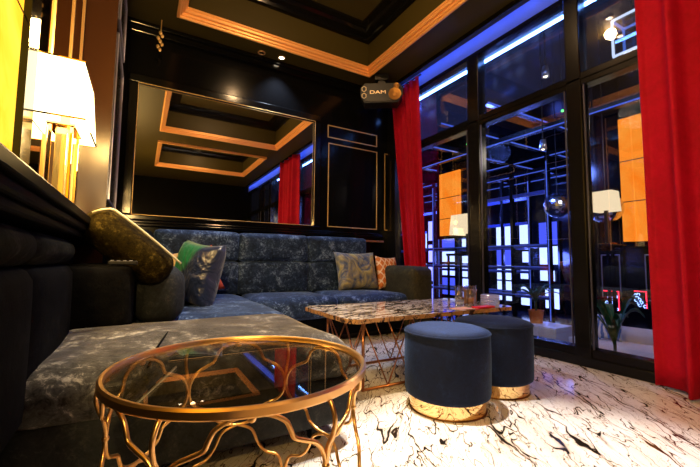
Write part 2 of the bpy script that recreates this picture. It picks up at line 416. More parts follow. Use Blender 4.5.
# chaise end
m = MB(); m.soft(-.37, .865, 1.42, 2.335, .25, .458, .11, 16, (.012,.012,.022), wob=.005); ch = m.obj('chaise_cushion', vc, sofa, True)
m = MB(); m.soft(-.365, .85, 1.425, 2.32, .085, .30, .04, 8); m.obj('chaise_base', M['velvet_olive_blue'], sofa, True)
pts = [(.04, 1.44, .43), (.06, 1.5, .466), (.10, 1.7, .477), (.14, 1.9, .478)]
m = MB(); m.tube(smoothpath(pts, 5), .004, 6); m.obj('seam', vb, ch, True)
for xx in (-.12, .72):
    for yy in (1.55, 2.2):
        m = MB(); m.box(xx-.025, xx+.025, yy-.025, yy+.025, 0, .09, .004); m.obj('foot', M['black'], sofa)
# back cushions: two rows along the back wall
segs = [(.10, .889), (.891, 1.669), (1.671, 2.46)]
for (x0, x1) in segs:
    m = MB(); m.soft(x0, x1, 3.80, 4.08, .44, .785, .035, 12, (0,.03,.0), wob=.003, power=4); m.obj('backrest', vg, sofa, True)
    m = MB(); m.soft(x0, x1, 3.81, 4.09, .787, 1.085, .04, 12, (0,.03,.004), wob=.003, power=4); m.obj('headrest', vg, sofa, True)
m = MB(); m.soft(-.18, .10, 3.5, 4.08, .44, 1.06, .08, 8); m.obj('corner_backrest', vb, sofa, True)
# right arm
m = MB(); m.soft(2.565, 2.88, 3.06, 4.05, .06, .745, .07, 10, (.006,.01,.01)); m.obj('armrest', velvet('dark olive velvet', (.008,.008,.006), (.035,.033,.018), (.11,.095,.04), 7, .3), sofa, True)
# left run: backs seen from behind the chaise
m = MB(); m.soft(-.36, -.02, 2.14, 2.74, .44, .772, .04, 10, (.0,.01,.0)); m.obj('backrest', vb, sofa, True)
m = MB(); m.soft(-.015, .225, 2.24, 2.84, .44, .765, .09, 10, (.02,.02,.01)); m.obj('backrest', M['velvet_olive_blue'], sofa, True)
Rm = Matrix.Translation((-.045, 2.44, .86)) @ Matrix.Rotation(math.radians(40), 4, 'Y')
m = MB(); m.soft(-.255, .235, -.30, .30, -.105, .095, .085, 12, (.0,.012,.012), M=Rm); hr = m.obj('headrest', M['velvet_olive'], sofa, True)
hr['label'] = 'olive velvet headrest tilted forward'
pts = []
for k in range(25):
    a = k/24; u = -.235+.47*a; zz = .088+.008*math.sin(a*PI)
    if a < .12: zz = .088-(.12-a)**2*5
    pts.append(Rm @ V(u, -.292, zz))
m = MB(); m.tube(pts, .006, 6); m.obj('piping', M['piping'], hr, True)
dimv = velvet('dim grey velvet', (.003,.003,.003), (.015,.015,.012), (.07,.07,.055), 6, .0)
for (y0, y1) in ((1.43, 2.13), (.74, 1.42), (.02, .73), (-.75, .01)):
    m = MB(); m.soft(-.375, -.265, y0, y1, .30, .775, .05, 8, (.01,0,.0)); m.obj('backrest', vb, sofa, True)
    m = MB(); m.soft(-.378, -.265, y0, y1, .777, .885, .05, 8, (.01,0,.004)); m.obj('headrest', dimv, sofa, True)
for (y0, y1) in ((.02, .70), (-.75, .01)):
    m = MB(); m.soft(-.25, -.17, y0, y1, .09, .40, .04, 8, (.01,0,.01)); m.obj('seat_cushion', vb, sofa, True)
# ------------------------------------------------------------------ cushions
def pillow_mesh(w, h, t, n=18, pinch=.10):
    verts, faces = [], []
    for side in (1, -1):
        for i in range(n+1):
            for j in range(n+1):
                u, v = -1+2*i/n, -1+2*j/n
                x = u*(1-pinch*(1-v*v)*u*u); y = v*(1-pinch*(1-u*u)*v*v)
                th = t*((1-u**4)*(1-v**4))**.55
                th += .05*t*math.sin(5*u+3*v)*(1-u*u)*(1-v*v)
                verts.append((x*w/2, side*th/2, y*h/2))
    N = (n+1)**2
    for s in (0, 1):
        for i in range(n):
            for j in range(n):
                a = s*N+i*(n+1)+j; faces.append((a, a+1, a+n+2, a+n+1))
    b = bmesh.new(); vs = [b.verts.new(v) for v in verts]
    for f in faces: b.faces.new([vs[i] for i in f])
    bmesh.ops.remove_doubles(b, verts=list(b.verts), dist=1e-5); bmesh.ops.recalc_face_normals(b, faces=list(b.faces))
    return b
def cushion(label, mat, loc, size, rz, tilt, roll=0, t=.15, extra=None):
    m = MB(); m.add(pillow_mesh(size[0], size[1], t))
    o = m.obj('cushion', mat, None, True, local=True); o.location = loc
    o.rotation_euler = (tilt, roll, rz)
    return tag(o, label, 'cushion', 'loose cushions on the corner sofa')
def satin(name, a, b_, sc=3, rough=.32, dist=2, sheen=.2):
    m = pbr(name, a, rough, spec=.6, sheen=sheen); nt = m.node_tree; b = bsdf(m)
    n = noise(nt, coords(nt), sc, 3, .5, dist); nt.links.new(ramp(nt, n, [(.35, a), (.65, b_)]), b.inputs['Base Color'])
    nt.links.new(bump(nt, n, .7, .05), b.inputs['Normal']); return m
gm = pbr('green and navy satin', (0,.1,.05), .3, spec=.7, sheen=.2); nt = gm.node_tree
sx = nt.nodes.new('ShaderNodeSeparateXYZ'); nt.links.new(coords(nt), sx.inputs[0])
nz = noise(nt, coords(nt), 4, 3, .5, 1.5)
f = math_(nt, 'ADD', math_(nt, 'SUBTRACT', math_(nt, 'MULTIPLY', sx.outputs[0], 1.0), math_(nt, 'MULTIPLY', sx.outputs[2], .55)), math_(nt, 'MULTIPLY', nz, .12))
nt.links.new(ramp(nt, f, [(.0, (.0,.14,.05)), (.04, (.003,.010,.05))]), bsdf(gm).inputs['Base Color']); nt.links.new(bump(nt, nz, .8, .06), bsdf(gm).inputs['Normal'])
dm = pbr('orange diamond cloth', (.8,.3,.06), .7); nt = dm.node_tree
sx = nt.nodes.new('ShaderNodeSeparateXYZ'); nt.links.new(coords(nt), sx.inputs[0])
def tri(nt, e, p):
    n = nt.nodes.new('ShaderNodeMath'); n.operation = 'PINGPONG'; nt.links.new(e, n.inputs[0]); n.inputs[1].default_value = p; return n.outputs[0]
d1 = tri(nt, math_(nt, 'ADD', math_(nt, 'MULTIPLY', sx.outputs[0], 1.6), sx.outputs[2]), .055); d2 = tri(nt, math_(nt, 'SUBTRACT', math_(nt, 'MULTIPLY', sx.outputs[0], 1.6), sx.outputs[2]), .055)
dd = math_(nt, 'MINIMUM', d1, d2)
nt.links.new(ramp(nt, math_(nt, 'MULTIPLY', dd, 18), [(.12, (.85,.62,.42)), (.3, (.62,.17,.025))]), bsdf(dm).inputs['Base Color'])
fm = pbr('floral cotton', (.8,.2,.1), .8); nt = fm.node_tree; vn = nt.nodes.new('ShaderNodeTexVoronoi'); nt.links.new(coords(nt), vn.inputs['Vector']); vn.inputs['Scale'].default_value = 14
nt.links.new(ramp(nt, vn.outputs['Distance'], [(.18, (.7,.03,.03)), (.36, (.75,.12,.05)), (.5, (.75,.55,.3))]), bsdf(fm).inputs['Base Color'])
cushion('shiny green and navy satin cushion standing against left back of sofa', gm, (.375, 2.95, .69), (.44, .50), math.radians(-58), math.radians(-10), math.radians(7), .22)
cushion('red and cream floral cushion, mostly hidden behind the green satin cushion', fm, (.20, 3.28, .66), (.42, .42), math.radians(-50), math.radians(-14), math.radians(-6), .12)
cushion('plain red orange cushion peeking out right of the green satin cushion', pbr('red orange cotton', (.72,.085,.02), .75), (.43, 3.52, .67), (.42, .44), math.radians(-16), math.radians(-18), math.radians(-20), .12)
cushion('grey blue satin cushion beside the diamond patterned one', satin('blue satin with painted gold light', (.03,.075,.22), (.48,.42,.18), 5, .3, 2.5), (2.215, 3.66, .685), (.57, .47), math.radians(2), math.radians(-16), 0, .17)  # gold patches in the colour stand for warm lamp light on blue satin
cushion('small orange cushion with pale diamond lattice near the armrest', dm, (2.645, 3.64, .66), (.33, .42), math.radians(4), math.radians(-15), math.radians(3), .13)
# ------------------------------------------------------------------ marble coffee table
ct = thing('coffee_table', 'brown veined marble coffee table on copper wire frame before the back sofa', 'table', (1.8, 2.2, 0))
def rough_outline(x0, x1, y0, y1, r=.05, step=.03):
    P = []
    L = [((x0+r, y0), (x1-r, y0)), ((x1, y0+r), (x1, y1-r)), ((x1-r, y1), (x0+r, y1)), ((x0, y1-r), (x0, y0+r))]
    for (a, b_) in L:
        n = max(2, int(math.dist(a, b_)/step))
        for i in range(n+1):
            t = i/n; P.append((a[0]+(b_[0]-a[0])*t+random.uniform(-.004,.004), a[1]+(b_[1]-a[1])*t+random.uniform(-.004,.004)))
    return P
m = MB(); out = rough_outline(1.06, 2.55, 1.81, 2.52); m.prism(out, .435, .462)
tp = m.obj('tabletop', [M['tabletop'], M['tabledge']], ct)
for p in tp.data.polygons:
    if abs(p.normal.z) < .6: p.material_index = 1
fx0, fx1, fy0, fy1 = 1.22, 2.36, 1.93, 2.42
m = MB(); c4 = [(fx0, fy0), (fx1, fy0), (fx1, fy1), (fx0, fy1)]
for i in range(4):
    a, b_ = c4[i], c4[(i+1) % 4]
    m.tube([(a[0], a[1], .010), (b_[0], b_[1], .010)], .009, 8)
    m.tube([(a[0], a[1], .425), (b_[0], b_[1], .425)], .009, 8)
m.obj('frame', M['copper'], ct, True)
for (a, b_) in c4:
    m = MB(); m.tube([(a, b_, 0.003), (a, b_, .435)], .010, 8); m.obj('leg', M['copper'], ct, True)
for i in range(4):
    a, b_ = V(*c4[i]), V(*c4[(i+1) % 4])
    n = 3 if i % 2 == 0 else 1
    m = MB()
    for k in range(n):
        p, q, r_ = a.lerp(b_, k/n), a.lerp(b_, (k+.5)/n), a.lerp(b_, (k+1)/n)
        m.tube([(p.x, p.y, .42), (q.x, q.y, .012)], .005, 6); m.tube([(q.x, q.y, .012), (r_.x, r_.y, .42)], .005, 6)
        if k % 2 == 0: m.tube([(q.x, q.y, .42), (r_.x, r_.y, .012)], .006, 6)
    m.obj('brace', M['copper'], ct, True)
# things on the coffee table
ZT = .4625
def tumbler(label, x, y, amber=False):
    t = thing('drinking_glass', label, 'glass', (x, y, ZT), 0, 'tumblers on the coffee table')
    m = MB(); m.lathe([(0, 0), (.033, 0), (.040, .155), (.0375, .155), (.028, .012), (0, .012)], (x, y, ZT), 20); m.obj('tumbler', M['tumbler'], t, True)
    m = MB(); m.lathe([(0, .0125), (.0275, .0125), (.030, .06 if amber else .03), (0, .06 if amber else .03)], (x, y, ZT), 20)
    m.obj('drink', M['amber'] if amber else pbr('melted ice', (.75,.8,.9), .1, trans=.5), t, True)
tumbler('tall clear tumbler, left of the two on the marble table', 2.17, 2.03)
tumbler('tumbler holding amber drink, right of the two on the marble table', 2.265, 2.00, True)
bx = thing('coaster_box', 'small brown box standing behind the glass bowl on the marble table', 'box', (2.37, 2.10, ZT))
m = MB(); m.box(2.325, 2.415, 2.07, 2.13, ZT, ZT+.105, .004); m.obj('body', pbr('brown card', (.20,.09,.03), .6), bx)
m = MB(); m.box(2.322, 2.418, 2.067, 2.133, ZT+.105, ZT+.115, .003); m.obj('lid', pbr('brown lid', (.26,.12,.04), .6), bx)
m = MB()
for k in range(5):
    m.lathe([(.066, k*.017), (.073, k*.017+.0085), (.066, k*.017+.017)], (2.40, 1.93, ZT), 18)
m.lathe([(0, .001), (.066, .001), (.066, .085), (.060, .085), (.060, .008), (0, .008)], (2.40, 1.93, ZT), 18)
tag(m.obj('glass_bowl', pane('cut glass', (.88,.9,.95), 4, body=.4, bodycol=(.9,.88,.85)), None, 'auto', loc=(2.40, 1.93, ZT)), 'round cut glass bowl near the right end of the marble table', 'bowl')
m = MB(); m.box(2.16, 2.34, 1.835, 1.905, ZT, ZT+.010, .002)
tag(m.obj('menu_folder', pbr('red card', (.75,.01,.02), .5), None, loc=(2.25, 1.87, ZT)), 'flat red menu folder lying on the marble table by the glass bowl', 'menu')
m = MB(); m.box(1.98, 2.13, 1.845, 1.95, ZT, ZT+.003)
tag(m.obj('paper_slip', pbr('pink paper', (.8,.45,.36), .6), None, loc=(2.05, 1.9, ZT)), 'pale pink paper slip lying left of the red menu', 'paper')
# ------------------------------------------------------------------ stools
def stool():
    t = thing('pouf_stool', 'round navy velvet pouf stool on brass base, nearer of the two', 'stool', (0,0,0), 0, 'velvet pouf stools at the marble table')
    m = MB(); m.lathe([(0, 0), (.212, 0), (.216, .004), (.216, .078), (.20, .085), (0, .085)], n=72); m.obj('brass_base', M['brass'], t, 'auto')
    m = MB(); m.lathe([(0, .075), (.225, .075), (.240, .085), (.244, .10), (.247, .27), (.245, .410), (.239, .424), (.20, .436), (.1, .448), (0, .451)], n=72); b = m.obj('upholstery', M['velvet_navy'], t, True)
    m = MB(); m.tube([(.2435*math.cos(2*PI*k/64), .2435*math.sin(2*PI*k/64), .412) for k in range(64)], .006, 8, True); m.obj('piping', M['velvet_navy'], b, True)
    m = MB(); m.tube([(.218*math.cos(2*PI*k/64), .218*math.sin(2*PI*k/64), .004) for k in range(64)], .004, 6, True); m.obj('foot_ring', pbr('dark brass', (.25,.12,.04), .3, metal=1), t, True)
    return t
s1 = stool(); s1.location = (1.518, 1.520, 0); s1.scale = (.955, .955, 1)
s2 = copy_tree(s1); s2.location = (2.000, 1.590, 0); s2['label'] = 'round navy velvet pouf stool, farther one close to the window wall'
# ------------------------------------------------------------------ round side table
RX, RY, RT, RR = .270, 1.060, .516, .347
rt = thing('side_table', 'round smoked glass side table with gold scrolling wire sides in foreground', 'table', (RX, RY, 0))
m = MB(); m.lathe([(RR-.014, RT-.022), (RR-.004, RT-.024), (RR, RT-.020), (RR, RT-.005), (RR-.005, RT), (RR-.012, RT-.001), (RR-.015, RT-.006), (RR-.014, RT-.022)], (RX, RY, 0), 96)
m.obj('top_ring', M['rose'], rt, 'auto')
m = MB(); m.lathe([(0, RT-.018), (RR-.0145, RT-.018), (RR-.0145, RT-.010), (0, RT-.010)], (RX, RY, 0), 96); m.obj('glass_top', M['smoked'], rt)
m = MB(); m.tube([(RX+(RR-.02)*math.cos(2*PI*k/72), RY+(RR-.02)*math.sin(2*PI*k/72), .012) for k in range(72)], .010, 8, True); m.obj('bottom_ring', M['rose'], rt, True)
a0 = math.atan2(-RY, -RX)+.055
qp = [(0, 1), (.22, .96), (.40, .84), (.47, .70), (.52, .58), (.66, .50), (.84, .40), (.96, .22), (1, 0), (.96, -.22), (.84, -.40), (.66, -.50), (.52, -.58), (.47, -.70), (.40, -.84), (.22, -.96), (0, -1)]
qp = qp+[(-x, z) for x, z in qp[::-1]][1:-1]
def cyl(a, s, z, r=RR-.016): return (RX+r*math.cos(a+s), RY+r*math.sin(a+s), z)
for k in range(6):
    a = a0+k*PI/3; hw = PI/6*.985
    m = MB(); zc, zh = .348, .147
    m.tube([cyl(a, p.x, p.y) for p in smoothpath([V(x*hw, zc+z*zh, 0) for x, z in qp], 5, True)],   .0054, 8, True)
    m.obj('wire_quatrefoil', M['rose'], rt, True)
    m = MB(); hh = hw
    lo = [(0, .201), (.30*hh, .18), (.45*hh, .13), (.62*hh, .10), (.9*hh, .085), (hh, .02)]
    for sg in (1, -1): m.tube([cyl(a, p.x*sg, p.y) for p in smoothpath([V(x, z, 0) for x, z in lo], 6)],   .0054, 8)
    m.obj('wire_leg', M['rose'], rt, True)
    m = MB(); b_ = a+PI/6
    m.tube([cyl(b_, 0, p.y, RR-.016+p.x) for p in smoothpath([V(.0, .495, 0), V(.014, .485, 0), V(.026, .455, 0), V(.020, .42, 0), V(.005, .39, 0), V(0, .348, 0)], 6)], .0054, 8)
    m.obj('scroll_loop', M['rose'], rt, True)
    for pt in (cyl(a, 0, .488), cyl(b_, 0, .348, RR-.016)):
        m = MB(); m.sphere(pt, .009, 12, 8); m.obj('solder_bead', M['rose'], rt, True)
# ------------------------------------------------------------------ karaoke speaker
sp = thing('wall_speaker', 'black speaker with gold lettering mounted high in the corner beside the red curtain', 'speaker', (2.62, 3.74, 2.95), math.radians(-34))
def loc_obj(mb, name, mat, parent, smooth=False): return mb.obj(name, mat, parent, smooth, local=True)
W2, H2, D2 = .27, .125, .11
m = MB(); outl = [(-W2, -.02), (-W2+.05, -H2), (W2-.06, -H2), (W2, -.03), (W2, .06), (W2-.05, H2), (-W2+.05, H2), (-W2, .06)]
m.prism(outl, -D2, D2, Matrix.Rotation(math.radians(90), 4, 'X'), .012); loc_obj(m, 'cabinet', M['black'], sp)
amb = pbr('faintly glowing amber cone', (.45,.20,.04), .35, metal=.5, emit=(1,.5,.1), estr=.03)  # cones carry a trace of glow of their own
for (x, z, r) in ((.165, -.028, .078), (.185, .078, .036)):
    m = MB(); m.lathe([(0, .012), (r*.3, .012), (r*.35, .004), (r*.85, .018), (r, .02), (r, 0), (0, 0)], n=28, M=Matrix.Translation((x, -D2, z)) @ Matrix.Rotation(math.radians(90), 4, 'X')); loc_obj(m, 'cone', amb, sp, 'auto')
m = MB()
for zc_ in (.045, -.045):
    pts = [(-.225+.030*math.cos(PI/6+k*PI/3), -D2-.004, zc_+.036*math.sin(PI/6+k*PI/3)) for k in range(6)]
    m.tube(pts, .005, 6, True)
loc_obj(m, 'emblem', pbr('glowing brass emblem', (.85,.62,.3), .4, metal=.4, emit=(1,.7,.35), estr=.15), sp, True)  # emblem given a weak glow of its own, though no lamp
cu = bpy.data.curves.new('lettering', 'FONT'); cu.body = 'DAM'; cu.size = .085; cu.extrude = .002; cu.align_x = 'CENTER'; cu.align_y = 'CENTER'
tmp = bpy.data.objects.new('tmp', cu); COL.objects.link(tmp); dg = bpy.context.evaluated_depsgraph_get(); dg.update()
me = bpy.data.meshes.new_from_object(tmp.evaluated_get(dg)); bpy.data.objects.remove(tmp)
me.transform(Matrix.Translation((-.05, -D2-.003, 0)) @ Matrix.Rotation(math.radians(90), 4, 'X') @ Matrix.Diagonal((1.15, .72, 1, 1)))
o = bpy.data.objects.new('lettering', me); COL.objects.link(o); o.parent = sp; me.materials.clear(); me.materials.append(pbr('glowing gold letters', (.9,.62,.3), .4, metal=.3, emit=(1,.7,.35), estr=.25))  # lettering given its own weak glow, as if lit
m = MB(); m.box(-.05, .05, -.03, .03, .115, .20, .005); m.box(-.09, .09, -.05, .05, .20, .28, .004); loc_obj(m, 'bracket', M['black'], sp)
# gilded ornament near left ceiling corner
orn = thing('ceiling_ornament', 'small gilded leaf ornament hanging in the dark corner left of the mirror top', 'ornament', (.075, 4.05, 2.95))
m = MB(); m.tube([(.075, 4.05, 3.26), (.073, 4.05, 3.12)], .006, 6); m.obj('hook', M['gold_thin'], orn)
m = MB(); random.seed(3)
for k in range(7):
    z = 3.12-.03*k; m.sphere((.07+.02*math.sin(k*2.1), 4.05, z), .016, 8, 6, (1.1, .5, 1.4))
m.obj('leaf', M['gold_thin'], orn, True)
# downlights
def downlight(label, x, y, z, lit, r=.045, grp='ceiling downlights'):
    t = thing('downlight', label, 'ceiling light', (x, y, z), 0, grp)
    m = MB(); m.lathe([(r, .0), (r, -.008), (r*.74, -.010), (r*.68, .0)], (x, y, z), 24); m.obj('ring', pbr('brass ring', (.8,.5,.25), .3, metal=.8), t, True)
    m = MB(); m.lathe([(0, -.003), (r*.68, -.003), (r*.68, -.001), (0, -.001)], (x, y, z), 24); m.obj('lens', M['lens'] if lit else pbr('unlit lens', (.02,.02,.02), .2), t)
downlight('lit downlight in soffit above the mirror', 1.37, 4.07, ZS, True)
downlight('unlit downlight left of the lit one above the mirror', 1.13, 4.09, ZS, False)
for i, (x, y, w) in enumerate(((1.0, 2.1, 'left'), (1.5, 2.0, 'right'), (1.25, 1.75, 'front'))):
    downlight('downlight in the near ceiling coffer, %s one of its cluster' % w, x, y, ZC, True, .05)
for i, (x, y, w) in enumerate(((1.0, -1.5, 'left'), (1.5, -1.45, 'right'), (1.3, -1.2, 'front'))):
    downlight('downlight in the rear ceiling coffer seen in the mirror, %s one' % w, x, y, ZC, True, .05)
m = MB(); m.lathe([(0, -.05), (.06, -.05), (.10, -.03), (.11, 0), (0, 0)], (1.2, -.9, ZC), 24)
tag(m.obj('smoke_detector', pbr('cream plastic', (.7,.5,.3), .5), None, True, loc=(1.2, -.9, ZC)), 'round cream smoke detector on rear coffer ceiling, seen in the mirror', 'detector')
# ------------------------------------------------------------------ window wall
win = bpy.data.objects.new('window_1', None); COL.objects.link(win); win.location = (XW, 1.7, 0); struct(win)
WY0, WY1 = YF, 4.14
m = MB(); m.box(XW, XW+.12, YF, YB+.1, 3.07, ZC); struct(m.obj('wall_right', pbr('blue grey header', (.12,.19,.42), .45)))
m = MB(); m.box(XW-.01, XW+.10, WY0, WY1, 3.035, 3.085, .006); m.box(XW-.005, XW+.11, WY0, WY1, 0, .14, .008); m.box(XW-.03, XW+.0, WY0, WY1, 0, .075, .006)
m.box(XW, XW+.11, 4.02, 4.20, 0, 3.1); m.obj('frame', M['frame'], win)
m = MB(); m.box(XW-.012, XW+.10, WY0, WY1, 2.25, 2.36, .008); m.box(XW-.02, XW, WY0, WY1, 2.30, 2.315); m.obj('transom_rail', M['frame'], win)
mull = [(2.54, 2.69), (1.515, 1.635), (.55, .72), (-.43, -.26), (-1.41, -1.24), (-2.39, -2.22)]
for (y0, y1) in mull:
    m = MB(); m.box(XW-.02, XW+.10, y0, y1, .0, 3.06, .008); m.obj('mullion', M['frame'], win)
    m = MB(); m.box(XW-.016, XW+.0, y0-.022, y0-.012, .14, 2.25, .002); m.box(XW-.016, XW+.0, y1+.012, y1+.020, .14, 2.25, .002); m.obj('edge_bead', pbr('steel bead', (.10,.10,.16), .4, metal=.8), win)
edges = [4.02]+[e for p in mull for e in (p[1], p[0])]+[WY0]
for i in range(0, len(edges), 2):
    y1, y0 = edges[i], edges[i+1]
    for (z0, z1) in ((.14, 2.25), (2.36, 3.04)):
        m = MB(); m.box(XW+.045, XW+.053, y0, y1, z0, z1); m.obj('glass_pane', M['glass'] if z0 < 1 else M['glass_dusty'], win)
# led strip under the crown and its valance
m = MB(); m.box(XW-.135, XW-.115, YF, YB-.02, ZS-.05, ZS, .004); struct(m.obj('trim_13', M['lacquer']))
m = MB(); m.box(XW-.112, XW-.103, YF+.1, YB-.03, ZS-.020, ZS-.0005)
tag(m.obj('led_strip', M['led_soft'], None, loc=(XW-.1, .2, ZS-.02)), 'blue strip light tucked in the crown above the window', 'strip light')
# ------------------------------------------------------------------ curtains
def curtain(label, y_top, y_bot, z0, z1, folds, amp, x=2.93, th=.006, seed=1, loc=(2.93, 3.6, 0)):
    random.seed(seed); n, k = folds*14, 24; ph = [random.uniform(-.5,.5) for _ in range(folds+2)]
    verts, faces = [], []
    for j in range(k+1):
        t = j/k; z = z1+(z0-z1)*t
        ya, yb = y_top[0]+(y_bot[0]-y_top[0])*t, y_top[1]+(y_bot[1]-y_top[1])*t
        for i in range(n+1):
            s = i/n; w = s*folds*2*PI; f_ = s*folds; p = ph[int(f_)]*(1-(f_ % 1))+ph[int(f_)+1]*(f_ % 1)
            a = amp*(.8+.5*p)*(.75+.35*t)
            verts.append((x+a*math.sin(w+p*1.2+.15*math.sin(3*t+s*5))+.25*a*math.sin(2.3*w+1+p), ya+(yb-ya)*s+.3*a*math.cos(w), z))
    for j in range(k):
        for i in range(n): a = j*(n+1)+i; faces.append((a, a+1, a+n+2, a+n+1))
    t_ = thing('curtain', label, 'curtain', loc)
    m = MB(); m.poly(verts, faces); o = m.obj('drape', M['red'], t_, True)
    sm = o.modifiers.new('thick', 'SOLIDIFY'); sm.thickness = th
    m = MB(); m.tube([(x, min(y_top)-.03, z1+.012), (x, max(y_top)+.03, z1+.012)], .012, 8); m.obj('rail', M['black'], t_, True)
    return t_
curtain('narrow gathered red velvet curtain in the far corner beside the speaker', (4.02, 3.40), (3.58, 3.26), .03, 3.16, 5, .042, 2.965, seed=2)
curtain('wide red velvet curtain closing the right edge of the window', (1.07, .02), (1.06, .02),   .02, 3.16, 4, .085, 2.90, seed=5, loc=(2.915, .55, 0))

exec_hall = True
# ------------------------------------------------------------------ the hall beyond the glass
m = MB(); m.box(XW+.12, HX+.1, HY0, HY1, HZ-.1, HZ); struct(m.obj('floor_hall', pbr('dark hall floor', (.02,.02,.03), .12)))
m = MB(); m.box(XW+.12, HX+.1, HY0, HY1, 3.5, 3.6); struct(m.obj('ceiling_hall', M['lacquer']))
m = MB(); m.box(HX, HX+.1, HY0, HY1, HZ, 3.5); struct(m.obj('wall_hall', M['lacquer']))
m = MB(); m.box(XW+.12, HX, HY1, HY1+.1, HZ, 3.5); m.box(XW+.12, HX, HY0-.1, HY0, HZ, 3.5); m.box(XW+.02, XW+.12, YB+.1, HY1, HZ, 3.5); m.box(XW+.02, XW+.12, HY0, YB+.1, HZ, -.0); struct(m.obj('wall_hall_side', M['lacquer']))
# led strip along the hall side of the header
ls = thing('led_strip', 'bright blue white led strip above the glass on the hall side', 'strip light', (XW+.2, 1.0, 3.1))
m = MB(); m.box(XW+.12, XW+.21, HY0+.2, 4.0, 3.05, 3.09, .004); m.obj('channel', M['black'], ls)
m = MB(); m.box(XW+.165, XW+.195, HY0+.2, 4.0, 3.034, 3.05); m.obj('diodes', M['led'], ls)
# partition wall with silver panels, onyx and ledge
PX = 5.30
m = MB(); m.box(PX, PX+.12, HY0, 2.56, HZ, 3.5); struct(m.obj('wall_partition', M['lacquer']))
m = MB(); m.box(PX-.95, PX, HY0, 2.56, .985, 1.02, .006); 
m.bm.free()
m = MB(); m.box(PX-.03, PX, HY0, 2.54, 1.00, 1.03, .006); struct(m.obj('trim_14', M['frame']))
m = MB(); rect_line(m, 'y', 0, 0, .1, 0, .1); m.bm.free()
m = MB()
for y0 in (2.26, 1.78, 1.30):
    for (p0, p1, q0, q1) in ((y0, y0+.22, .36, .372), (y0, y0+.22, .908, .92), (y0, y0+.012, .36, .92), (y0+.208, y0+.22, .36, .92)):
        m.box(PX-.01, PX, p0, p1, q0, q1, .002)
struct(m.obj('trim_15', M['silver']))
def onyx_far(label, x, y0, y1, z0, z1, joints):
    t = thing('onyx_panel', label, 'wall light', (x, (y0+y1)/2, z0), 0, 'orange onyx panels in the hall')
    m = MB(); m.box(x-.04, x-.006, y0, y1, z0, z1, .004); m.obj('onyx_slab', M['onyx_far'], t)
    for z in joints:
        m = MB(); m.box(x-.043, x-.04, y0, y1, z-.006, z+.006); m.obj('joint', M['seam'], t)
onyx_far('tall orange onyx panel on the hall partition next to the red curtain', PX, 1.72, 2.20, 1.08, 2.66, (1.58, 2.10))
m = MB(); m.box(5.02, 5.3, 4.55, 5.25, 1.24, 3.5); struct(m.obj('wall_pier', M['lacquer']))
onyx_far('orange onyx panel on the hall pier, seen through the left pane', 5.02, 4.62, 5.14, 1.30, 2.50, (1.62, 2.02))
def hall_lamp(label, x, y, z, sx, sy, h, col, grp):
    # stands on its own slim console
    t = thing('hall_lamp', label, 'lamp', (x, y, z), 0, grp)
    m = MB(); m.box(x-.07, x+.07, y-.07, y+.07, z, z+.02, .004); m.obj('base', M['brass'], t)
    m = MB(); m.box(x-.018, x+.018, y-.018, y+.018, z+.02, z+col, .004); m.obj('column', M['black'], t)
    zb, zt = z+col-.04, z+col-.04+h; k = .88
    lo = [(x-sx, y-sy), (x+sx, y-sy), (x+sx, y+sy), (x-sx, y+sy)]; hi = [(x+(a-x)*k, y+(b_-y)*k) for a, b_ in lo]
    vs = [(a, b_, zb) for a, b_ in lo]+[(a, b_, zt) for a, b_ in hi]+[(x+(a-x)*.97, y+(b_-y)*.97, zb) for a, b_ in lo]+[(x+(a-x)*.97, y+(b_-y)*.97, zt) for a, b_ in hi]
    fs = []
    for i in range(4):
        j = (i+1) % 4; fs += [(i, j, 4+j, 4+i), (8+i, 8+j, 12+j, 12+i), (i, j, 8+j, 8+i), (4+i, 4+j, 12+j, 12+i)]
    m = MB(); m.poly(vs, fs); m.obj('lamp_shade', M['shade_far'], t)
    return t
def console(label, x0, x1, y0, y1, z):
    t = thing('console_table', label, 'console', ((x0+x1)/2, (y0+y1)/2, HZ), 0, 'black consoles in the hall')
    m = MB(); m.box(x0, x1, y0, y1, z-.04, z, .005); m.obj('tabletop', M['frame'], t)
    for xx in (x0+.03, x1-.03):
        for yy in (y0+.03, y1-.03):
            m = MB(); m.box(xx-.015, xx+.015, yy-.015, yy+.015, HZ, z-.04); m.obj('leg', M['frame'], t)
console('tall black console carrying the square lamp beside the orange onyx', 4.54, 4.84, 1.99, 2.205, 1.02)
hall_lamp('cream square shaded hall lamp hanging bright in front of glass globe', 4.69, 2.12, 1.02, .10, .115, .235, .43, 'lamps in the hall')
console('low black console by the pier carrying the wide white lamp', 4.62, 4.98, 4.0, 4.62, .95)
hall_lamp('wide white glowing lamp in front of the pier onyx', 4.80, 4.30, .95, .18, .24, .34, .36, 'lamps in the hall')
def globe(label, x, y, z, r):
    t = thing('mirror_ball', label, 'mirror ball', (x, y, z), 0, 'mirror balls in the hall')
    b = bmesh.new(); bmesh.ops.create_uvsphere(b, u_segments=26, v_segments=16, radius=r); m = MB(); m.add(b, Matrix.Translation((x, y, z)))
    m.obj('ball', pbr('mirror facets', (.70,.78,1), .22, metal=1), t)
    m = MB(); m.tube([(x, y, z+r), (x, y, 3.5)], .006, 6); m.obj('cord', M['black'], t)
globe('faceted mirror ball behind the square hall lamp', 5.06, 2.29, 1.50, .19)
globe('faceted mirror ball hanging left of the wide mullion', 5.2, 2.98, 1.64, .18)
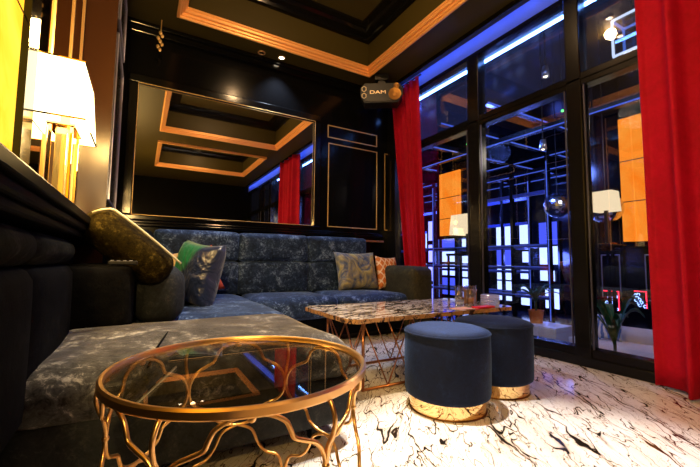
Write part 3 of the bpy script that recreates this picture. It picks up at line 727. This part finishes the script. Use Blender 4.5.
# beams with blue edges
def beam(label, p, q, w=.06, h=.07, lit=True):
    t = thing('ceiling_beam', label, 'beam', (*p, 0), 0, 'black frame beams under the hall ceiling'); 
    return t
random.seed(11)
ZB = 2.55
bt = thing('beam_frame', 'black overhead beam lattice with blue lit edges spanning the hall', 'frame', (5.4, 4.5, ZB))
for x in (3.75, 4.55, 5.75, 6.6, 7.3):
    m = MB(); m.box(x-.035, x+.035, 1.0, HY1-.1, ZB, ZB+.09, .004); bo = m.obj('beam', M['frame'], bt)
    m = MB(); m.box(x-.045, x-.036, 1.0, HY1-.1, ZB+.005, ZB+.018); m.obj('edge_light', M['led_thin'], bo)
for y in (2.75, 3.5, 4.3, 5.4, 6.5, 7.6, 8.6):
    m = MB(); m.box(3.4, HX-.05, y-.035, y+.035, ZB+.091, ZB+.18, .004); bo = m.obj('beam', M['frame'], bt)
    m = MB(); m.box(3.4, HX-.05, y-.046, y-.036, ZB+.095, ZB+.110); m.obj('edge_light', M['led_thin'], bo)
# screens: black post and rail partitions with blue light
def screen(label, x, y0, y1, posts, rails, z1=2.54, rot=False):
    t = thing('glazed_screen', label, 'screen', (x, (y0+y1)/2, HZ), 0, 'black post and rail screens in the hall')
    for i in range(posts+1):
        y = y0+(y1-y0)*i/posts
        m = MB(); m.box(x-.03, x+.03, y-.03, y+.03, HZ, z1, .004); po = m.obj('post', M['frame'], t)
        if i % 2 == 0:
            m = MB(); m.box(x-.040, x-.031, y-.006, y+.006, HZ+.2, z1-.1); m.obj('edge_light', M['led_thin'], po)
    for z in rails:
        m = MB(); m.box(x-.025, x+.025, y0+.031, y1-.031, z-.03, z+.03, .004); ro = m.obj('rail', pbr('blue black rail', (.05,.07,.25), .3), t)
        if z > 1.5: continue
        m = MB(); m.box(x-.034, x-.026, y0+.031, y1-.031, z+.012, z+.018); m.obj('edge_light', M['led_thin'], ro)
screen('near black screen of posts and rails seen between the mullions', 5.60, 3.35, 6.6, 5, (.25, .72, 1.08, 1.95))
screen('far black screen of posts and rails before the glowing panels', 6.7, 4.4, 8.8, 7, (.2, .62, 1.10, 1.60, 2.1))
# glowing panels on far wall
random.seed(21)
gp = [(4.35, 4.75), (5.0, 5.22), (5.35, 5.85), (6.1, 6.5), (6.75, 6.95), (7.2, 7.7), (7.9, 8.4)]
rows = [(-.12, .36), (.39, .74), (.77, 1.16), (1.19, 1.68)]
names = ['lowest', 'second', 'third', 'topmost']; cols = ['rightmost', 'second from right', 'third from right', 'fourth from right', 'fifth from right', 'second from left', 'leftmost']
for ci, (y0, y1) in enumerate(gp):
    t = thing('illuminated_display', 'pale blue lit panel column on the far hall wall, %s' % cols[ci], 'display', (HX, (y0+y1)/2, 0), 0, 'lit panel columns on the far hall wall')
    for ri, (z0, z1) in enumerate(rows):
        dz = random.uniform(-.05, .05); sh = random.choice((0, 0, 0, .25))*(y1-y0); m = MB(); m.box(HX-.05, HX-.01, y0+(sh if ri % 2 else 0), y1-(0 if ri % 2 else sh), z0+dz, z1-random.choice((0, 0, .10)), .004)
        m.obj('lit_pane', M['panel_blue'] if random.random() < .68 else M['panel_dim'], t)
    for (a, b_) in ((y0-.04, y0-.005), (y1+.005, y1+.04)):
        m = MB(); m.box(HX-.06, HX-.01, a, b_, -.15, 1.7); m.obj('side_rail', M['frame'], t)
tl = thing('light_tower', 'narrow violet blue lit tower right of the far curtain', 'light tower', (5.9, 6.35, HZ))
tb = MB(); tb.box(5.88, 5.96, 6.20, 6.50, HZ, 1.9, .004); tb.obj('cabinet', M['frame'], tl)
for (z0, z1) in ((-.1, .28), (.36, .72), (.80, 1.2), (1.3, 1.75)):
    tb = MB(); tb.box(5.868, 5.879, 6.27, 6.43, z0, z1, .002); tb.obj('lit_pane', emis('violet blue light', (.22,.22,1), 4), tl)
# sofa in the hall and its cushion
hs = thing('hall_sofa', 'pale cream sofa beyond the glass at the foot of the red curtain', 'sofa', (4.1, 1.5, HZ))
m = MB(); m.soft(3.86, 4.34, .75, 2.06, HZ+.08, HZ+.32, .06, 8, (.01,.01,.01)); m.obj('seat', pbr('cream cloth', (.72,.62,.5), .8), hs, True)
m = MB(); m.soft(4.28, 4.46, .75, 2.06, HZ+.10, HZ+.45, .08, 8, (.02,.01,.01)); m.obj('backrest', pbr('cream cloth back', (.72,.62,.5), .8), hs, True)
for xx in (3.92, 4.40):
    for yy in (.85, 1.98):
        m = MB(); m.box(xx-.025, xx+.025, yy-.025, yy+.025, HZ, HZ+.10); m.obj('foot', M['black'], hs)
m = MB(); m.add(pillow_mesh(.27, .26, .10)); bp = pbr('blue pattern cotton', (.3,.45,.8), .7); nt = bp.node_tree
wv = nt.nodes.new('ShaderNodeTexWave'); nt.links.new(coords(nt), wv.inputs[0]); wv.inputs['Scale'].default_value = 7; wv.inputs['Distortion'].default_value = 6
nt.links.new(ramp(nt, wv.outputs[0], [(.45, (.75,.78,.85)), (.6, (.08,.2,.6))]), bsdf(bp).inputs['Base Color'])
o = m.obj('cushion', bp, None, True, local=True); o.location = (4.19, 1.93, .15); o.rotation_euler = (math.radians(-16), 0, math.radians(-84))
tag(o, 'blue and white patterned cushion on the pale hall sofa', 'cushion')
# neon flower pictures
def neon(label, y0, y1, z0, z1, seed):
    random.seed(seed); t = thing('neon_picture', label, 'picture', (PX-.02, (y0+y1)/2, z0), 0, 'neon flower pictures in the hall')
    m = MB(); m.box(PX-.03, PX-.012, y0, y1, z0, z1, .003); m.obj('board', M['black'], t)
    m = MB(); cy, cz = (y0+y1)/2, (z0+z1)/2
    for (a, b_) in ((.0, .0),):
        m.tube([(PX-.036, y0+.01, z0+.01), (PX-.036, y0+.01, z1-.01), (PX-.036, y1-.01, z1-.01)], .006, 6)
    m.obj('red_tube', emis('red neon', (1,.02,.05), 5), t)
    m = MB()
    for k in range(9):
        yy, zz = random.uniform(y0+.02, y1-.02), random.uniform(z0+.02, z1-.05)
        m.tube([(PX-.036, yy+.018*math.cos(2*PI*j/5), zz+.018*math.sin(2*PI*j/5)) for j in range(5)], .005, 6, True)
    m.obj('blue_tube', emis('blue neon', (.25,.4,1), 4), t)
neon('red and blue neon flower picture left one behind the palm', 2.27, 2.46, .20, .46, 1)
neon('red and blue neon flower picture right one at the red curtain edge', 1.98, 2.12, .26, .48, 2)
# plants
def palm(label, x, y, z, h, n, spread, seed, pot):
    random.seed(seed); t = thing('potted_palm', label, 'plant', (x, y, z), 0, 'potted palms in the hall')
    m = MB(); m.lathe([(0, 0), (.075, 0), (.095, .16), (.10, .17), (.085, .17), (.08, .14), (0, .14)], (x, y, z), 24); m.obj('pot', pot, t, 'auto')
    m = MB(); m.tube([(x, y, z+.13), (x+.01, y, z+.13+h*.35)], .012, 6); m.obj('stem', pbr('stem', (.06,.09,.03), .7), t)
    m = MB()
    for k in range(n):
        a = 2*PI*k/n+random.uniform(-.3,.3); L = spread*random.uniform(.7,1.1); top = h*random.uniform(.5,1.0)
        pts = [(x+math.cos(a)*L*s, y+math.sin(a)*L*s, z+.15+h*.3+top*(1.5*s-1.05*s*s)) for s in [i/7 for i in range(8)]]
        w = [.005+.020*math.sin(PI*min(1, .1+.9*i/7)) for i in range(8)]
        vs, fs = [], []
        for i, p in enumerate(pts):
            px, py = -math.sin(a)*w[i], math.cos(a)*w[i]
            vs += [(p[0]-px, p[1]-py, p[2]), (p[0], p[1], p[2]-.012), (p[0]+px, p[1]+py, p[2])]
        for i in range(7):
            fs += [(i*3, i*3+1, i*3+4, i*3+3), (i*3+1, i*3+2, i*3+5, i*3+4)]
        m.poly(vs, fs)
    m.obj('fronds', pbr('palm leaf', (.012,.09,.035), .45), t, True)
# low cabinets
def cabinet(label, x0, x1, y0, y1, z1):
    t = thing('low_cabinet', label, 'cabinet', ((x0+x1)/2, (y0+y1)/2, HZ), 0, 'low white cabinets in the hall')
    m = MB(); m.box(x0, x1, y0, y1, HZ+.03, z1, .004); m.obj('body', pbr('white laminate', (.7,.78,.85), .4), t)
    m = MB(); m.box(x0+.02, x1-.02, y0+.02, y1-.02, HZ, HZ+.03); m.obj('plinth', M['black'], t)
    for k in range(2):
        ym = (y0+y1)/2; a, b_ = (y0+.01, ym-.005) if k == 0 else (ym+.005, y1-.01)
        m = MB(); m.box(x0-.012, x0, a, b_, HZ+.05, z1-.015, .002); m.obj('door', pbr('white door', (.72,.82,.88), .35), t)
cabinet('low white cabinet lit blue under the potted palm', 4.45, 4.85, 2.62, 3.05, .0)
cabinet('smaller low white cabinet just left of the wide mullion', 4.4, 4.75, 2.22, 2.44, -.06)
palm('potted palm in orange pot on the low white cabinet', 4.65, 3.0, .0, .45, 11, .32, 4, pbr('orange pot', (.75,.22,.04), .6))
palm('tall potted palm beside the pale hall sofa', 3.58, 1.60, HZ, .85, 16, .30, 9, pbr('grey pot', (.12,.12,.13), .6))
# small lights near the hall ceiling
def track(label, x, y, z):
    t = thing('spot_lamp', label, 'spotlight', (x, y, z), 0, 'small hall spotlights')
    m = MB(); m.tube([(x, y, z+.08), (x, y, 3.5)], .008, 6); m.obj('stem', M['black'], t)
    m = MB(); m.lathe([(0, .08), (.03, .08), (.04, .02), (.045, -.05), (.038, -.05), (.03, .0), (0, .0)], (x, y, z), 18); m.obj('head', pbr('steel', (.35,.4,.55), .3, metal=.8), t, True)
    m = MB(); m.sphere((x, y, z-.03), .026, 12, 8); m.obj('bulb', emis('spot bulb', (1,.8,.5), 5), t)
track('small steel spotlight hanging high behind the middle transom pane', 4.0, 2.38, 3.02)
track('lower steel spotlight hanging behind the middle glass pane', 4.4, 2.68, 2.30)
lt = thing('box_lantern', 'white edged glass box lantern behind the upper right pane', 'lantern', (3.75, 1.38, 2.65))
m = MB(); x, y, z, a, h = 3.75, 1.42, 2.68, .11, .34
for (i, j) in ((-1,-1), (1,-1), (1,1), (-1,1)): m.box(x+i*a-.008, x+i*a+.008, y+j*a-.008, y+j*a+.008, z, z+h)
for zz in (z, z+h):
    m.box(x-a, x+a, y-a-.008, y-a+.008, zz-.008, zz+.008); m.box(x-a, x+a, y+a-.008, y+a+.008, zz-.008, zz+.008); m.box(x-a-.008, x-a+.008, y-a, y+a, zz-.008, zz+.008); m.box(x+a-.008, x+a+.008, y-a, y+a, zz-.008, zz+.008)
m.obj('frame', emis('white edge light', (.7,.8,1), 1.5), lt)
m = MB(); m.box(x-a+.01, x+a-.01, y-a+.01, y+a-.01, z+.01, z+h-.01); m.obj('glass_box', pane('blue glass', (.35,.5,.85), 3), lt)
m = MB(); m.tube([(x, y, z+h), (x, y, 3.5)], .006, 6); m.obj('cord', M['black'], lt)
for lab, p in (('tiny green indicator lamp behind the middle transom rail', (4.0, 2.20, 2.50)), ('tiny green indicator lamp behind the left mullion top', (4.0, 3.56, 2.50))):
    t = thing('indicator_lamp', lab, 'indicator', p, 0, 'green indicator lamps in the hall')
    m = MB(); m.sphere(p, .014, 10, 8); m.obj('bulb', emis('green dot', (.1,1,.15), 4), t)
    m = MB(); m.tube([(p[0], p[1], p[2]+.012), (p[0], p[1], 3.5)], .004, 6); m.obj('wire', M['black'], t)
# remote control on the left sofa arm
rc = thing('remote_control', 'small dark remote control lying on the black sofa back beside the olive headrest', 'remote', (-.06, 2.02, .772))
m = MB(); m.box(-.13, -.01, 1.99, 2.04, .772, .790, .005); m.obj('body', M['black'], rc)
for k in range(4):
    m = MB(); m.box(-.12+.025*k, -.107+.025*k, 2.0, 2.03, .790, .793); m.obj('button', pbr('pale buttons', (.5,.5,.6), .4), rc)
# ------------------------------------------------------------------ lights
def light(name, kind, loc, energy, col, target=None, **kw):
    l = bpy.data.lights.new(name, kind); l.energy = energy; l.color = col
    for k, v in kw.items(): setattr(l, k, v)
    o = bpy.data.objects.new(name, l); COL.objects.link(o); o.location = loc
    if target is not None: o.rotation_euler = (V(*target)-V(*loc)).to_track_quat('-Z', 'Y').to_euler()
    return o
def spot(loc, tgt, e, col, size, blend=.4, r=.03):
    return light('spot_beam', 'SPOT', loc, e, col, tgt, spot_size=math.radians(size), spot_blend=blend, shadow_soft_size=r)
warm = (1,.72,.42); white = (1,.90,.78)
spot((.95, 1.6, ZC-.03), (1.30, .74, 0), 800, (1,.94,.86), 33, .55)          # floor pool
spot((1.50, 1.53, ZC-.03), (1.515, 1.52, .4), 2200, (.80,.88,1), 8.4, .5)      # narrow beam added to brighten the nearer pouf's top, no fixture there
light('coffer_downlight', 'POINT', (1.25, 2.1, ZC-.06), 46, (1,.62,.30), shadow_soft_size=.06)
light('coffer_downlight', 'POINT', (1.25, -1.2, ZC-.06), 28, (1,.62,.30), shadow_soft_size=.06)
spot((1.5, 2.0, ZC-.03), (2.6, 1.1, 0), 45, (1,.40,.20), 80, .6)
spot((1.25, 1.75, ZC-.03), (.62, 2.1, .45), 400, (1,.80,.52), 46, .7)
spot((1.37, 4.05, ZS-.03), (1.3, 3.6, .6), 150, (.66,.80,1), 100, .7)
light('lamp_bulb', 'POINT', (-.318, -.75, 1.80), 130, (1,.62,.20), shadow_soft_size=.06)
light('lamp_bulb', 'POINT', (-.185, -.75, 1.30), 8, (1,.64,.22), shadow_soft_size=.08)
light('lamp_bulb', 'POINT', (-.318, 2.0, 1.78), 40, (1,.62,.20), shadow_soft_size=.06)
light('lamp_bulb', 'POINT', (-.185, 2.0, 1.30), 18, (1,.66,.25), shadow_soft_size=.08)
# hall lights
for p, e, c in (((5.9, 5.2, 2.2), 170, (.10,.17,1)), ((4.2, 3.2, 2.3), 90, (.15,.25,1)), ((4.2, 1.6, 2.3), 25, (.9,.75,.6)), ((6.3, 7.5, 2.0), 170, (.12,.18,1)), ((7.0, 4.6, .9), 90, (.12,.18,1))):
    light('hall_light', 'POINT', p, e, c, shadow_soft_size=.15)
w = bpy.data.worlds.new('World'); S.world = w; w.use_nodes = True
w.node_tree.nodes['Background'].inputs[0].default_value = (.02,.02,.03,1); w.node_tree.nodes['Background'].inputs[1].default_value = .3
# ------------------------------------------------------------------ camera
cam = bpy.data.cameras.new('camera'); co = bpy.data.objects.new('camera', cam); COL.objects.link(co)
cam.sensor_width = 36; cam.lens = 360.4/700*36; cam.clip_start = .02
pi_, ya, ro = .0765188, .524968, .0104394
F0 = V(math.sin(ya), math.cos(ya), 0); Rr = V(math.cos(ya), -math.sin(ya), 0); Zz = V(0,0,1)
Fw = F0*math.cos(pi_)+Zz*math.sin(pi_); Up = -F0*math.sin(pi_)+Zz*math.cos(pi_)
R2, U2 = Rr*math.cos(ro)+Up*math.sin(ro), Up*math.cos(ro)-Rr*math.sin(ro)
Mx = Matrix((R2, U2, -Fw)).transposed().to_4x4(); Mx.translation = V(0, 0, .8)
co.matrix_world = Mx
S.camera = co
S.view_settings.view_transform = 'Standard'; S.view_settings.look = 'None'; S.view_settings.exposure = 0; S.view_settings.gamma = 1
S.view_settings.use_curve_mapping = False
S.cycles.max_bounces = 10; S.cycles.glossy_bounces = 6; S.cycles.transparent_max_bounces = 24; S.cycles.transmission_bounces = 8
S.cycles.sample_clamp_indirect = 6
